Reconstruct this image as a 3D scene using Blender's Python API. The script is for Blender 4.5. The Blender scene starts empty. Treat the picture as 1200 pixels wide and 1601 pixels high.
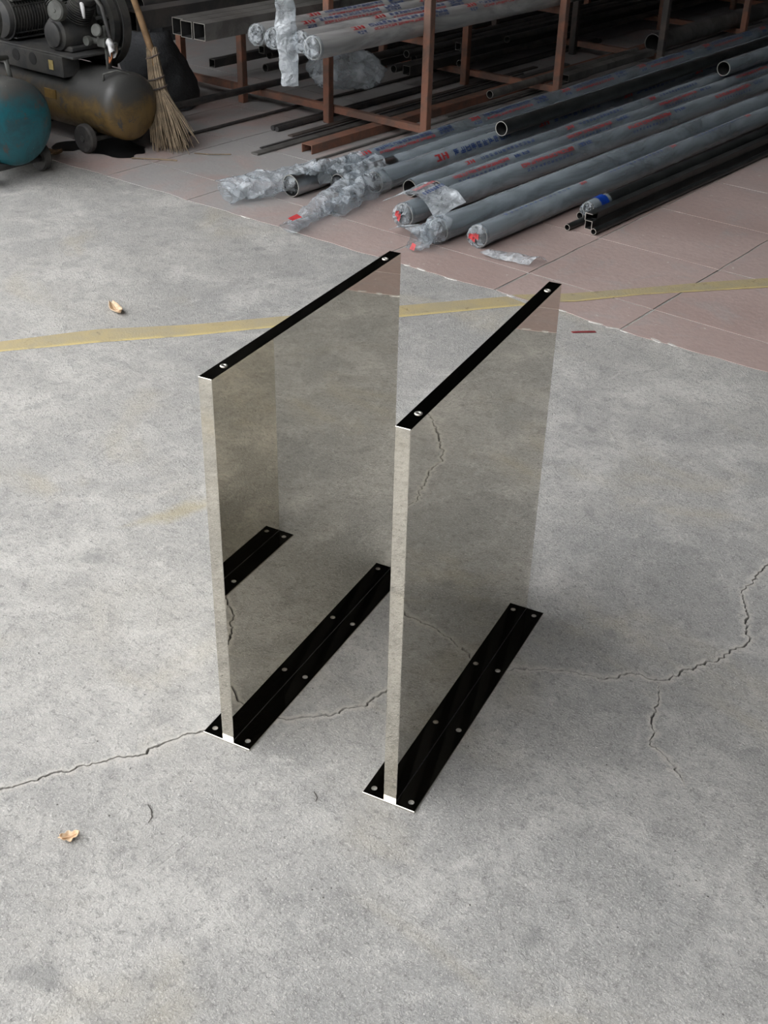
import bpy, math, random
from mathutils import Vector, Matrix, noise, geometry
R = random.Random(7)
PI = math.pi
scene = bpy.context.scene
COL = scene.collection
# ------------------------------------------------------------------ camera, sky, exposure
# axes: +Y runs into the shed along the stored pipes, +X to the right across the opening, metres
cd = bpy.data.cameras.new('camera'); cam = bpy.data.objects.new('camera', cd); COL.objects.link(cam)
cr, cu, cf = Vector((0.77572, 0.63069, 0.02237)), Vector((-0.35244, 0.40353, 0.84436)), Vector((-0.5235, 0.66287, -0.5353))
m = Matrix((cr, cu, -cf)).transposed().to_4x4(); m.translation = (0, 0, 1.4941)
cam.matrix_world = m
cd.sensor_width = 36; cd.lens = 41.617; cd.clip_start = 0.05
scene.camera = cam
world = bpy.data.worlds.new('overcast_sky'); scene.world = world; world.use_nodes = True
bg = world.node_tree.nodes['Background']
bg.inputs[0].default_value = (0.985, 0.985, 1.0, 1); bg.inputs[1].default_value = 1.0
scene.view_settings.view_transform = 'Standard'; scene.view_settings.look = 'None'
scene.view_settings.gamma = 1; scene.view_settings.use_curve_mapping = False
scene.view_settings.exposure = 2.4

# ------------------------------------------------------------------ materials
class NT:
    def __init__(s, name):
        s.m = bpy.data.materials.new(name); s.m.use_nodes = True
        s.t = s.m.node_tree; s.n = s.t.nodes; s.b = s.n['Principled BSDF']; s.out = s.n['Material Output']
        s.co = s.n.new('ShaderNodeTexCoord').outputs['Object']
    def link(s, a, b): s.t.links.new(a, b)
    def put(s, sock, v):
        if hasattr(v, 'is_linked'): s.link(v, sock)
        elif isinstance(v, tuple) and len(v) == 3 and sock.type == 'RGBA': sock.default_value = (*v, 1)
        else: sock.default_value = v
    def map(s, scale=(1, 1, 1), rot=(0, 0, 0), co=None):
        n = s.n.new('ShaderNodeMapping'); s.link(co or s.co, n.inputs[0]); n.inputs['Scale'].default_value = scale; n.inputs['Rotation'].default_value = rot
        return n.outputs[0]
    def noise(s, scale, detail=4, rough=.55, co=None, dist=0, col=False):
        n = s.n.new('ShaderNodeTexNoise'); s.link(co or s.co, n.inputs['Vector'])
        n.inputs['Scale'].default_value = scale; n.inputs['Detail'].default_value = detail
        n.inputs['Roughness'].default_value = rough; n.inputs['Distortion'].default_value = dist
        return n.outputs['Color' if col else 'Fac']
    def vor(s, scale, co=None, feature='F1', rnd=1):
        n = s.n.new('ShaderNodeTexVoronoi'); n.feature = feature; s.link(co or s.co, n.inputs['Vector']); n.inputs['Scale'].default_value = scale
        n.inputs['Randomness'].default_value = rnd
        return n.outputs['Distance']
    def ramp(s, v, a, b, lo=0., hi=1.):
        n = s.n.new('ShaderNodeMapRange'); n.interpolation_type = 'SMOOTHSTEP'; s.link(v, n.inputs[0])
        for i, x in zip((1, 2, 3, 4), (a, b, lo, hi)): n.inputs[i].default_value = x
        return n.outputs[0]
    def math(s, op, a, b=0.):
        n = s.n.new('ShaderNodeMath'); n.operation = op; s.put(n.inputs[0], a); s.put(n.inputs[1], b); return n.outputs[0]
    def mix(s, f, a, b, mode='MIX'):
        n = s.n.new('ShaderNodeMix'); n.data_type = 'RGBA'; n.blend_type = mode
        s.put(n.inputs[0], f); s.put(n.inputs[6], a); s.put(n.inputs[7], b); return n.outputs[2]
    def sep(s, co=None):
        n = s.n.new('ShaderNodeSeparateXYZ'); s.link(co or s.co, n.inputs[0]); return n.outputs
    def attr(s, name):
        n = s.n.new('ShaderNodeAttribute'); n.attribute_name = name; return n
    def rand(s): return s.n.new('ShaderNodeObjectInfo').outputs['Random']
    def bump(s, h, strength=.5, dist=.01, normal=None):
        n = s.n.new('ShaderNodeBump'); n.inputs['Strength'].default_value = strength; n.inputs['Distance'].default_value = dist
        s.link(h, n.inputs['Height'])
        if normal: s.link(normal, n.inputs['Normal'])
        return n.outputs[0]
    def set(s, **k):
        for a, v in k.items(): s.put(s.b.inputs[{'col': 'Base Color', 'rough': 'Roughness', 'metal': 'Metallic', 'spec': 'Specular IOR Level', 'nor': 'Normal', 'alpha': 'Alpha', 'coat': 'Coat Weight'}[a]], v)
        return s

def concrete():
    t = NT('concrete')
    big = t.noise(.8, 5, .6, dist=.4); mid = t.noise(4.5, 7, .66, dist=.7); sm = t.noise(21, 6, .68, dist=.5); fine = t.noise(85, 5, .7); grit = t.noise(260, 4, .7)
    c = t.mix(t.ramp(big, .32, .68), (.31, .315, .315), (.43, .425, .41))
    c = t.mix(t.math('MULTIPLY', t.ramp(mid, .42, .70), .8), c, (.55, .545, .53))
    c = t.mix(t.math('MULTIPLY', t.ramp(t.noise(3.1, 6, .65, co=t.map((.6, 1.5, 1), (0, 0, .5)), dist=.9), .48, .72), .36), c, (.25, .255, .255))
    c = t.mix(t.math('MULTIPLY', t.ramp(sm, .46, .70), .55), c, (.24, .24, .24))
    st = t.noise(1.9, 4, .6, co=t.map((1, 1.6, 1), (0, 0, .7)), dist=.8)
    c = t.mix(t.math('MULTIPLY', t.ramp(st, .54, .74), .45), c, (.44, .40, .31))
    c = t.mix(t.math('MULTIPLY', t.ramp(t.noise(24, 7, .78, co=t.map((1, .5, 1), (0, 0, .95)), dist=1.0), .5, .76), .6), c, (.62, .615, .60))
    c = t.mix(t.math('MULTIPLY', t.ramp(t.noise(40, 6, .8, co=t.map((.35, 1, 1), (0, 0, .2)), dist=1.2), .54, .76), .6), c, (.22, .22, .22))
    c = t.mix(t.math('MULTIPLY', t.ramp(fine, .5, .68), .6), c, (.17, .17, .165))
    c = t.mix(t.math('MULTIPLY', t.ramp(grit, .52, .68), .6), c, (.74, .73, .70))
    c = t.mix(t.math('MULTIPLY', t.ramp(t.noise(8, 3, .45), .68, .74), .5), c, (.22, .225, .225))
    xy = t.sep(); wv = t.math('MULTIPLY', t.noise(9, 5, .7), .22)      # old rusty smear beside the left leg
    dx = t.math('MULTIPLY', t.math('ADD', xy[0], 1.825), 2.6); dy = t.math('SUBTRACT', xy[1], 1.535)
    dd = t.math('ADD', t.math('ADD', t.math('ABSOLUTE', t.math('SUBTRACT', dx, dy)), t.math('MULTIPLY', t.math('ABSOLUTE', t.math('ADD', dx, dy)), .45)), wv)
    c = t.mix(t.math('MULTIPLY', t.ramp(dd, .27, .13), .55), c, (.40, .345, .20))
    pit = t.ramp(t.vor(34), .07, .035); pm = t.ramp(t.noise(5, 2), .5, .58); pit = t.math('MULTIPLY', pit, pm)
    c = t.mix(t.math('MULTIPLY', pit, .75), c, (.10, .095, .085))
    scr = t.ramp(t.vor(9, co=t.map((1, .10, 1), (0, 0, .9)), feature='DISTANCE_TO_EDGE'), .012, .0); scr = t.math('MULTIPLY', scr, t.ramp(t.noise(4, 3), .60, .68))
    c = t.mix(t.math('MULTIPLY', scr, .3), c, (.24, .24, .23))
    a = t.attr('crack'); s = t.n.new('ShaderNodeSeparateColor'); t.link(a.outputs['Color'], s.inputs[0])
    c = t.mix(t.math('MULTIPLY', s.outputs[1], t.ramp(t.noise(90, 4, .7), .3, .5)), c, (.71, .695, .66))
    c = t.mix(t.math('MULTIPLY', s.outputs[0], .95), c, (.035, .033, .03))
    rl = t.noise(190, 5, .75, dist=.5)
    h = t.math('ADD', t.math('MULTIPLY', fine, .6), t.math('MULTIPLY', rl, 1.0))
    h = t.math('ADD', h, t.math('MULTIPLY', sm, .5)); h = t.math('ADD', h, t.math('MULTIPLY', mid, .5))
    h = t.math('SUBTRACT', h, pit); h = t.math('SUBTRACT', h, t.math('MULTIPLY', scr, .2))
    c = t.mix(1., c, (1.0, .985, .955), 'MULTIPLY')
    t.set(col=c, rough=t.ramp(mid, .3, .7, .6, .85), spec=.3, nor=t.bump(h, 1.0, .0046))
    return t.m

def pink():
    t = NT('pink_floor_tile'); w = t.n.new('ShaderNodeNewGeometry').outputs['Position']
    big = t.noise(1.6, 4, .6, co=w, dist=.5); fine = t.noise(45, 5, .7, co=w)
    c = t.mix(t.ramp(big, .3, .7), (.34, .25, .225), (.41, .315, .288))
    c = t.mix(t.math('MULTIPLY', t.rand(), .35), c, (.36, .305, .285))
    c = t.mix(t.math('MULTIPLY', t.ramp(fine, .4, .7), .35), c, (.28, .225, .21))
    # dust trodden in: heavier towards the compressors and under the rack
    x = t.sep(w); d = t.math('ADD', t.ramp(x[0], -2.5, -3.7), t.ramp(x[1], 4.2, 6.0, 0, .5))
    d = t.math('MULTIPLY', d, t.ramp(t.noise(3, 5, .65, co=w, dist=.6), .28, .62))
    d = t.math('ADD', d, t.math('MULTIPLY', t.ramp(t.noise(5, 5, .7, co=w, dist=1), .5, .75), .5))
    c = t.mix(t.math('MINIMUM', d, .92), c, (.31, .305, .30))
    c = t.mix(t.math('MULTIPLY', t.ramp(t.noise(30, 3, .5, co=w), .7, .74), .6), c, (.55, .53, .50))
    t.set(col=c, rough=t.ramp(big, .3, .7, .45, .7), spec=.35, nor=t.bump(t.math('ADD', fine, t.math('MULTIPLY', t.noise(6, 4, co=w), 2)), .5, .003))
    return t.m

def yellow_paint():
    t = NT('worn_yellow_line_paint'); n = t.noise(8, 6, .7, dist=.5)
    c = t.mix(t.ramp(n, .35, .65), (.40, .325, .17), (.34, .295, .19)); a = t.attr('edge')
    c = t.mix(t.math('MULTIPLY', a.outputs['Fac'], t.ramp(t.noise(14, 4), .3, .5)), c, (.58, .46, .19))
    al = t.ramp(t.noise(22, 6, .75, dist=.4), (.30), .42, .5, .97)
    t.set(col=c, rough=.7, alpha=al, nor=t.bump(t.noise(150, 4, .7), .5, .003)); return t.m

def steel_mirror():
    t = NT('mirror_polished_stainless_steel')
    t.set(col=(.72, .688, .615), metal=1., rough=.018, nor=t.bump(t.noise(2.2, 1), .02, .02)); return t.m

def simple(name, col, rough=.6, metal=0., var=.5, scale=12, col2=None, bump=.3, bscale=60, bdist=.004, spec=.5, lo=.4, hi=.62):
    t = NT(name); c2 = col2 or tuple(x * (1 - var) for x in col)
    t.set(col=t.mix(t.ramp(t.noise(scale, 6, .65, dist=.5), lo, hi), col, c2), rough=rough, metal=metal, spec=spec)
    if bump: t.set(nor=t.bump(t.noise(bscale, 5, .65), bump, bdist))
    return t.m

def film(name, tint, fac, rough=.16, scale=26, dist=.012, stretch=1.):
    """thin plastic: part clear, part glossy haze, with creases"""
    t = NT(name); tr = t.n.new('ShaderNodeBsdfTransparent'); tr.inputs[0].default_value = (.90, .93, .95, 1)
    mx = t.n.new('ShaderNodeMixShader'); co = t.map((1, stretch, 1))
    w = t.n.new('ShaderNodeVectorMath'); w.operation = 'ADD'; t.link(co, w.inputs[0])
    ns = t.n.new('ShaderNodeVectorMath'); ns.operation = 'SCALE'; t.link(t.noise(scale * .8, 3, .6, co=co, col=True), ns.inputs[0]); ns.inputs['Scale'].default_value = 1.2 / scale
    t.link(ns.outputs[0], w.inputs[1])
    h = t.math('ADD', t.math('MULTIPLY', t.vor(scale, co=w.outputs[0], feature='F1'), 1.), t.math('MULTIPLY', t.noise(scale * 1.3, 3, .5, co=co, dist=1.5), .5))
    t.set(col=tint, rough=rough, spec=1., nor=t.bump(h, .9, dist))
    t.put(mx.inputs[0], t.ramp(t.noise(scale * .5, 4, .6, co=co, dist=.7), .3, .7, fac * .65, min(1, fac * 1.4)))
    t.link(tr.outputs[0], mx.inputs[1]); t.link(t.b.outputs[0], mx.inputs[2]); t.link(mx.outputs[0], t.out.inputs[0]); return t.m

def tank_paint(name, col, col2, soot, lo, hi):
    t = NT(name); z = t.sep()[2]; n = t.noise(9, 6, .7, dist=.6)
    c = t.mix(t.ramp(n, .4, .62), col, col2)
    c = t.mix(t.ramp(t.math('ADD', z, t.math('MULTIPLY', n, .12)), lo, hi), c, soot)
    c = t.mix(t.ramp(t.noise(13, 6, .75, dist=.8), .56, .62), c, soot)
    c = t.mix(t.math('MULTIPLY', t.ramp(t.noise(30, 5, .7, dist=.5), .69, .72), .8), c, (.42, .44, .42))
    t.set(col=c, rough=t.ramp(n, .3, .7, .32, .6), nor=t.bump(n, .3, .006)); return t.m

M = dict(concrete=concrete(), pink=pink(), yellow=yellow_paint(), mirror=steel_mirror(),
    wall=simple('grimy_wall_plaster', (.03, .03, .03), .9, var=.6, scale=2),
    skyblock=simple('grey_sky_block_render', (.28, .28, .27), .9, var=.3, scale=2),  # surface of the added wall that blocks low sky
    roof=simple('dark_roof_sheet', (.018, .019, .02), .8, var=.4, scale=3),
    rust=simple('rust_red_primer_steel', (.23, .105, .068), .75, var=.5, scale=9, col2=(.14, .085, .065)),
    rustdark=simple('dark_rusty_steel', (.085, .065, .055), .7, col2=(.05, .045, .042), scale=7),
    steelbar=simple('mill_black_steel', (.05, .05, .052), .55, metal=.3, col2=(.085, .078, .072), scale=6),
    greytube=simple('dull_grey_steel', (.17, .165, .155), .55, metal=.4, col2=(.10, .095, .09), scale=6),
    stainless=simple('brushed_stainless_pipe', (.46, .47, .48), .33, metal=1., col2=(.38, .39, .41), bump=.1),
    black=simple('black_painted_tube', (.014, .016, .016), .33, col2=(.03, .033, .033), scale=9, bump=.15),
    cut=simple('bright_cut_steel_edge', (.62, .60, .55), .35, metal=.8, var=.2, bump=0),
    weld=simple('satin_weld_seam', (.07, .07, .068), .45, metal=.6, var=.4, scale=40, bump=.2),
    bore=simple('dark_pipe_bore', (.025, .025, .025), .7, bump=0),
    sleeve=film('printed_plastic_sleeve', (.34, .395, .435), .62, .20, 16, .004, .25),
    film=film('crumpled_clear_film', (.60, .65, .69), .34, .07, 26, .02),
    filmw=film('milky_plastic_tube', (.56, .60, .63), .55, .10, 26, .018, .6),
    sleevep=film('pale_dusty_plastic_sleeve', (.44, .44, .43), .74, .3, 16, .004, .25),
    red=simple('red_print', (.46, .04, .045), .45, var=.35, scale=60, bump=0),
    blue=simple('blue_print', (.025, .06, .20), .45, var=.4, scale=60, bump=0),
    bluebag=simple('bright_blue_tape', (.01, .06, .40), .35, var=.3, bump=.2),
    brown=tank_paint('gold_brown_tank_paint', (.15, .095, .03), (.085, .058, .025), (.05, .05, .048), .25, .34),
    teal=tank_paint('teal_tank_paint', (.008, .115, .145), (.022, .075, .09), (.075, .075, .07), .34, .46),
    iron=simple('sooty_cast_iron', (.035, .036, .037), .6, col2=(.06, .058, .053), scale=10),
    greyiron=simple('grey_oily_cast_iron', (.10, .105, .095), .55, col2=(.055, .055, .05), scale=10),
    rubber=simple('dusty_rubber', (.035, .033, .032), .8, col2=(.07, .065, .06), scale=12),
    brass=simple('brass_plate', (.32, .20, .06), .4, metal=.5, var=.4, bump=.1),
    tagm=simple('yellow_card_tag', (.42, .33, .13), .7, var=.3, scale=40),
    rag=simple('white_rag', (.62, .62, .62), .85, var=.25, scale=30),
    orange=simple('orange_cord', (.45, .16, .06), .7, var=.2),
    straw=simple('broom_straw', (.27, .205, .135), .8, col2=(.17, .13, .085), scale=25),
    wood=simple('broom_handle_wood', (.30, .19, .10), .6, col2=(.20, .125, .065), scale=14),
    sack=simple('dark_woven_sack', (.040, .042, .046), .85, col2=(.026, .028, .03), scale=8, bump=.5, bscale=30, bdist=.02),
    leaf=simple('dry_tan_leaf', (.60, .40, .24), .7, col2=(.66, .52, .36), scale=70),
    leafd=simple('dry_brown_leaf', (.26, .16, .085), .75, var=.4, scale=50),
    scrapred=simple('dull_red_scrap', (.24, .035, .035), .7, var=.3),
    oil=simple('spilled_oil_stain', (.012, .012, .012), .35, var=.3, bump=.1),
    chip=simple('pale_mortar_chip', (.58, .56, .53), .9, var=.3, scale=60),
    twig=simple('dark_twig', (.07, .06, .05), .8))

# ------------------------------------------------------------------ mesh helpers
def ob(name, vf, mat, parent=None, smooth=False, loc=None):
    v, f = vf[0], vf[1]
    me = bpy.data.meshes.new(name); me.from_pydata([tuple(p) for p in v], [], f)
    mats = mat if isinstance(mat, (list, tuple)) else [mat]
    for k in mats: me.materials.append(M[k])
    if len(vf) > 2: me.polygons.foreach_set('material_index', vf[2])
    if smooth: me.polygons.foreach_set('use_smooth', [True] * len(me.polygons))
    if smooth == 'auto':
        try: me.set_sharp_from_angle(angle=math.radians(35))
        except Exception: pass
    me.update()
    o = bpy.data.objects.new(name, me); COL.objects.link(o)
    if parent: o.parent = parent
    if loc: o.location = loc
    return o
def tag(o, label, cat, group=None, kind=None):
    if label: o['label'] = label
    if cat: o['category'] = cat
    if group: o['group'] = group
    if kind: o['kind'] = kind
    return o
def empty(name, loc, rz=0, label=None, cat=None, group=None):
    o = bpy.data.objects.new(name, None); COL.objects.link(o); o.location = loc; o.rotation_euler = (0, 0, rz)
    o.empty_display_size = .1
    return tag(o, label, cat, group)
def join(*parts):
    V, F, I = [], [], []
    for p in parts:
        n = len(V); V += [tuple(x) for x in p[0]]; F += [tuple(i + n for i in f) for f in p[1]]
        I += p[2] if len(p) > 2 else [0] * len(p[1])
    return V, F, I
def mat_i(vf, i): return vf[0], vf[1], [i] * len(vf[1])
def box(x0, x1, y0, y1, z0, z1):
    v = [(x, y, z) for x in (x0, x1) for y in (y0, y1) for z in (z0, z1)]
    return v, [(0, 1, 3, 2), (4, 6, 7, 5), (0, 4, 5, 1), (2, 3, 7, 6), (0, 2, 6, 4), (1, 5, 7, 3)]
def bbox(x0, x1, y0, y1, z0, z1, b=.002):
    """box with chamfered edges"""
    v = []; f = []
    X, Y, Z = (x0, x1), (y0, y1), (z0, z1); idx = {}
    for i in (0, 1):
        for j in (0, 1):
            for k in (0, 1):
                sx, sy, sz = 1 - 2 * i, 1 - 2 * j, 1 - 2 * k
                for a in range(3):
                    p = [X[i] + sx * b, Y[j] + sy * b, Z[k] + sz * b]; p[a] -= (sx, sy, sz)[a] * b
                    idx[i, j, k, a] = len(v); v.append(tuple(p))
    for a in range(3):
        o = [q for q in range(3) if q != a]
        for s in (0, 1):
            l = []
            for t in ((0, 0), (1, 0), (1, 1), (0, 1)):
                c = [0, 0, 0]; c[a] = s; c[o[0]] = t[0]; c[o[1]] = t[1]; l.append(idx[(*c, a)])
            f.append(tuple(l if (s == 1) ^ (a == 1) else l[::-1]))
        for s in (0, 1):          # edges along axis a
            for t in (0, 1):
                c0 = [0, 0, 0]; c0[o[0]] = s; c0[o[1]] = t; c1 = c0[:]; c1[a] = 1
                f.append((idx[(*c0, o[0])], idx[(*c0, o[1])], idx[(*c1, o[1])], idx[(*c1, o[0])]))
    for i in (0, 1):
        for j in (0, 1):
            for k in (0, 1): f.append((idx[i, j, k, 0], idx[i, j, k, 1], idx[i, j, k, 2]))
    return v, f
def frame_to(d):
    d = Vector(d).normalized(); up = Vector((0, 0, 1)) if abs(d.z) < .95 else Vector((1, 0, 0))
    a = d.cross(up).normalized(); return a, a.cross(d).normalized()
def sweep(pts, rad, n=8, cap=True):
    """tube along a polyline; rad a number or list"""
    P = [Vector(p) for p in pts]; V = []; F = []
    a, b = frame_to(P[1] - P[0])
    for i, p in enumerate(P):
        d = (P[min(i + 1, len(P) - 1)] - P[max(i - 1, 0)]).normalized()
        a = (a - d * a.dot(d)).normalized(); b = d.cross(a)
        r = rad[i] if isinstance(rad, (list, tuple)) else rad
        for k in range(n):
            t = 2 * PI * k / n; V.append(p + a * (r * math.cos(t)) + b * (r * math.sin(t)))
    for i in range(len(P) - 1):
        for k in range(n):
            k2 = (k + 1) % n; F.append((i * n + k, i * n + k2, (i + 1) * n + k2, (i + 1) * n + k))
    if cap: F.append(tuple(range(n))[::-1]); F.append(tuple((len(P) - 1) * n + k for k in range(n)))
    return V, F
def lathe(prof, c, axis, n=24, closed=False):
    """prof: list of (along, radius) revolved about axis through c"""
    ax = Vector(axis).normalized(); a, b = frame_to(ax); c = Vector(c); V = []; F = []
    for s, r in prof:
        for k in range(n):
            t = 2 * PI * k / n; V.append(c + ax * s + (a * math.cos(t) + b * math.sin(t)) * r)
    m = len(prof); rng = range(m if closed else m - 1)
    for i in rng:
        for k in range(n):
            k2 = (k + 1) % n; j = (i + 1) % m
            F.append((i * n + k2, i * n + k, j * n + k, j * n + k2))
    if not closed:
        if prof[0][1] > 1e-6: F.append(tuple(range(n)))
        if prof[-1][1] > 1e-6: F.append(tuple((m - 1) * n + k for k in range(n))[::-1])
    return V, F
def hollow(y0, y1, r, ri, x, z, n=20, sag=0):
    """hollow round pipe parallel to Y with cut ends (material 1)"""
    V, F, I = [], [], []
    for y, q in ((y0, r), (y1, r), (y1, ri), (y0, ri)):
        for k in range(n):
            t = 2 * PI * k / n; V.append((x + q * math.cos(t), y, z + q * math.sin(t)))
    for s in range(4):
        for k in range(n):
            k2 = (k + 1) % n; s2 = (s + 1) % 4
            F.append((s * n + k, s * n + k2, s2 * n + k2, s2 * n + k)); I.append((0, 1, 2, 1)[s])
    return V, F, I
def rect_tube(y0, y1, x0, x1, z0, z1, w, open_side=None):
    V, F, I = [], [], []
    for y, e in ((y0, 0), (y1, 0), (y1, w), (y0, w)):
        V += [(x0 + e, y, z0 + e), (x1 - e, y, z0 + e), (x1 - e, y, z1 - e), (x0 + e, y, z1 - e)]
    for s in range(4):
        for k in range(4):
            k2 = (k + 1) % 4; s2 = (s + 1) % 4
            F.append((s * 4 + k, s * 4 + k2, s2 * 4 + k2, s2 * 4 + k)); I.append((0, 1, 2, 1)[s])
    return V, F, I
def nz(p, s=1., o=0.): return noise.noise(Vector((p[0] * s + o, p[1] * s + o * .7, p[2] * s - o)))
def sheet(fn, nu, nv, amp=.01, sc=18, seed=0., thick=.0008):
    """crumpled film: fn(u,v)->Vector; displaced by noise, with thickness"""
    P = [[Vector(fn(i / nu, j / nv)) for j in range(nv + 1)] for i in range(nu + 1)]
    V = []; F = []
    for i in range(nu + 1):
        for j in range(nv + 1):
            p = P[i][j]
            d = Vector((nz(p, sc, seed + 3), nz(p, sc, seed + 11), nz(p, sc, seed + 23))) + .5 * Vector((nz(p, sc * 2.7, seed + 5), nz(p, sc * 2.7, seed + 9), nz(p, sc * 2.7, seed + 1)))
            V.append(p + d * amp)
    w = nv + 1
    for i in range(nu):
        for j in range(nv):
            a = i * w + j; F.append((a, a + w, a + w + 1, a + 1))
    for p in V:
        if p.z < .0075: p.z = .0075 + .001 * R.random()
    return [tuple(p) for p in V], F

# ------------------------------------------------------------------ the shed
TOP = .0018   # tile surface above the concrete
def fractal(pts, step=.0045, amp=.009, seed=0):
    out = []
    for (a, b) in zip(pts, pts[1:]):
        a = Vector((*a, 0)); b = Vector((*b, 0)); n = max(1, int((b - a).length / step)); t = (b - a).normalized(); s = Vector((-t.y, t.x, 0))
        for i in range(n):
            p = a.lerp(b, i / n); e = min(1, 4 * min(i / n, 1 - i / n) + .25)
            out.append(p + s * (amp * e * (nz(p, 22, seed) + .8 * nz(p, 60, seed + 4) + .55 * nz(p, 160, seed + 8))))
    out.append(Vector((*pts[-1], 0))); return out
CRACKS = [
 ([(-1.62,.33),(-1.55,.45),(-1.47,.60),(-1.396,.734),(-1.375,.777),(-1.339,.837),(-1.336,.863),(-1.313,.901),(-1.281,.939),(-1.272,.982),(-1.26,1.025),(-1.238,1.057),(-1.20,1.115),(-1.161,1.172),(-1.133,1.194),(-1.107,1.227),(-1.083,1.253),(-1.068,1.291),(-1.062,1.331),(-1.054,1.369),(-1.027,1.434),(-.963,1.514),(-.896,1.582),(-.871,1.601),(-.826,1.634),(-.786,1.651),(-.762,1.659),(-.727,1.71),(-.674,1.729),(-.65,1.763),(-.653,1.781),(-.638,1.819),(-.613,1.853),(-.601,1.916),(-.592,1.957),(-.634,2.042),(-.665,2.09),(-.677,2.119),(-.671,2.155),(-.681,2.201),(-.676,2.241),(-.70,2.31),(-.66,2.45),(-.58,2.6)], .0029, 1),
 ([(-.672,1.722),(-.659,1.701),(-.646,1.676),(-.636,1.637),(-.621,1.604),(-.608,1.592),(-.606,1.566),(-.596,1.553),(-.571,1.548),(-.547,1.537),(-.50,1.50)], .0021, 9)]
def build_floor():
    V, E, cls = [], [], []
    def poly(l, c, close=False):
        n = len(V)
        for p in l: V.append(Vector((p[0], p[1]))); cls.append(c)
        for i in range(len(l) - 1): E.append((n + i, n + i + 1))
        if close: E.append((n + len(l) - 1, n))
    poly([(-9, -14), (8, -14), (8, 14), (-9, 14)], 0, True)
    for pts, w, sd in CRACKS:
        c = fractal(pts, seed=sd); L = len(c); lines = {-3: [], -1: [], 0: [], 1: [], 3: []}
        for i, p in enumerate(c):
            t = (c[min(i + 1, L - 1)] - c[max(i - 1, 0)]).normalized(); s = Vector((-t.y, t.x, 0))
            e = min(1, i / 12 + .1, (L - 1 - i) / 12 + .1)
            ww = w * e * max(.6, .95 + .7 * nz(p, 14, sd + 2) + .6 * nz(p, 50, sd))
            lines[0].append(p)
            for k in (-1, 1): lines[k].append(p + s * k * ww * (.6 + .4 * R.random()))
            for k in (-3, 3): lines[k].append(p + s * (ww * .9 * k + (.003 + .013 * R.random() ** 2) * e * k / 3))
        for k in (-3, -1, 0, 1, 3):
            n0 = len(V); poly(lines[k], {0: 2, 1: 1, 3: 3}[abs(k)]); cls[n0] = cls[-1] = 3
    v, e, f, ov, oe, of = geometry.delaunay_2d_cdt(V, E, [], 0, 1e-6)
    verts = []; colr = []
    for p, o in zip(v, ov):
        c = min((cls[i] for i in o), default=1) if not any(cls[i] == 2 for i in o) else 2
        z = {0: 0, 1: .0006, 2: -.009, 3: 0}[c]
        verts.append((p.x, p.y, z)); colr.append({0: (0, 0), 1: (.3, 1.), 2: (1, 0), 3: (0, .0)}[c])
    ff = []
    for t in f:
        a, b, c = (v[i] for i in t[:3])
        ff.append(tuple(t) if (b - a).cross(c - a) > 0 else tuple(t)[::-1])
    o = ob('floor', (verts, ff), 'concrete')
    at = o.data.attributes.new('crack', 'FLOAT_COLOR', 'POINT')
    for i, c in enumerate(colr): at.data[i].color = (c[0], c[1], 0, 1)
    o['kind'] = 'structure'; return o
floor = build_floor()

# pink tiles: joints at X = -1.57 + k*.485 and Y = 3.38 + k*.485
PT = .4845; XT = [-1.575 + PT * k for k in range(-8, 6)]; YT = [3.385 + PT * k for k in range(0, 15)]
def front_edge(x): return 3.165 + .022 * nz((x, 0, 0), 1.7) + .012 * nz((x, 3, 0), 7) + .02 * (x + 2)
def tile_mesh(i):
    rr = random.Random(i); g = .0025; n = 6; s = PT; pts = []
    def j(): return g + .003 * rr.random() ** 2
    for k in range(n): pts.append((g + (s - 2 * g) * k / n, j()))
    for k in range(n): pts.append((s - j(), g + (s - 2 * g) * k / n))
    for k in range(n): pts.append((s - g - (s - 2 * g) * k / n, s - j()))
    for k in range(n): pts.append((j(), s - g - (s - 2 * g) * k / n))
    return slab(pts)
def slab(pts, t=TOP, b=.0004):
    n = len(pts); cx = sum(p[0] for p in pts) / n; cy = sum(p[1] for p in pts) / n
    V = [(x, y, 0) for x, y in pts] + [(x, y, t - b) for x, y in pts]
    for x, y in pts:
        d = Vector((cx - x, cy - y)); d = d / max(d.length, 1e-6); V.append((x + d.x * b, y + d.y * b, t))
    F = [(i + o, (i + 1) % n + o, (i + 1) % n + o + n, i + o + n) for o in (0, n) for i in range(n)]
    F.append(tuple(range(2 * n, 3 * n))); return V, F
tmesh = []
for i in range(5):
    o = ob('tile', tile_mesh(i), 'pink'); tmesh.append(o.data); bpy.data.objects.remove(o)
for r, y in enumerate(YT):
    for c, x in enumerate(XT):
        o = bpy.data.objects.new('tile', tmesh[(r * 7 + c * 3) % 5]); COL.objects.link(o); o.parent = floor; o.location = (x, y, 0.0002 + .0006 * R.random())
for c, x in enumerate(XT):    # cut front row with the ragged edge
    pts = [(x + .004 + (PT - .008) * k / 16, front_edge(x + .004 + (PT - .008) * k / 16) + .004 * R.random()) for k in range(17)]
    pts += [(x + PT - .005, 3.381), (x + PT * .5, 3.382), (x + .005, 3.381)]
    ob('tile', slab(pts), 'pink', floor)
V = []; F = []
for (x0, x1, y0, y1) in ((XT[-1] + PT, 8, 3.165, 14), (-9, XT[0], 3.165, 14), (XT[0], XT[-1] + PT, YT[-1] + PT, 14)):
    V, F, _ = join((V, F), box(x0 + .003, x1, y0 + .003, y1, 0, TOP))
tag(ob('distant_tiles', (V, F), 'pink', floor), None, None, kind='stuff')
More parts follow.
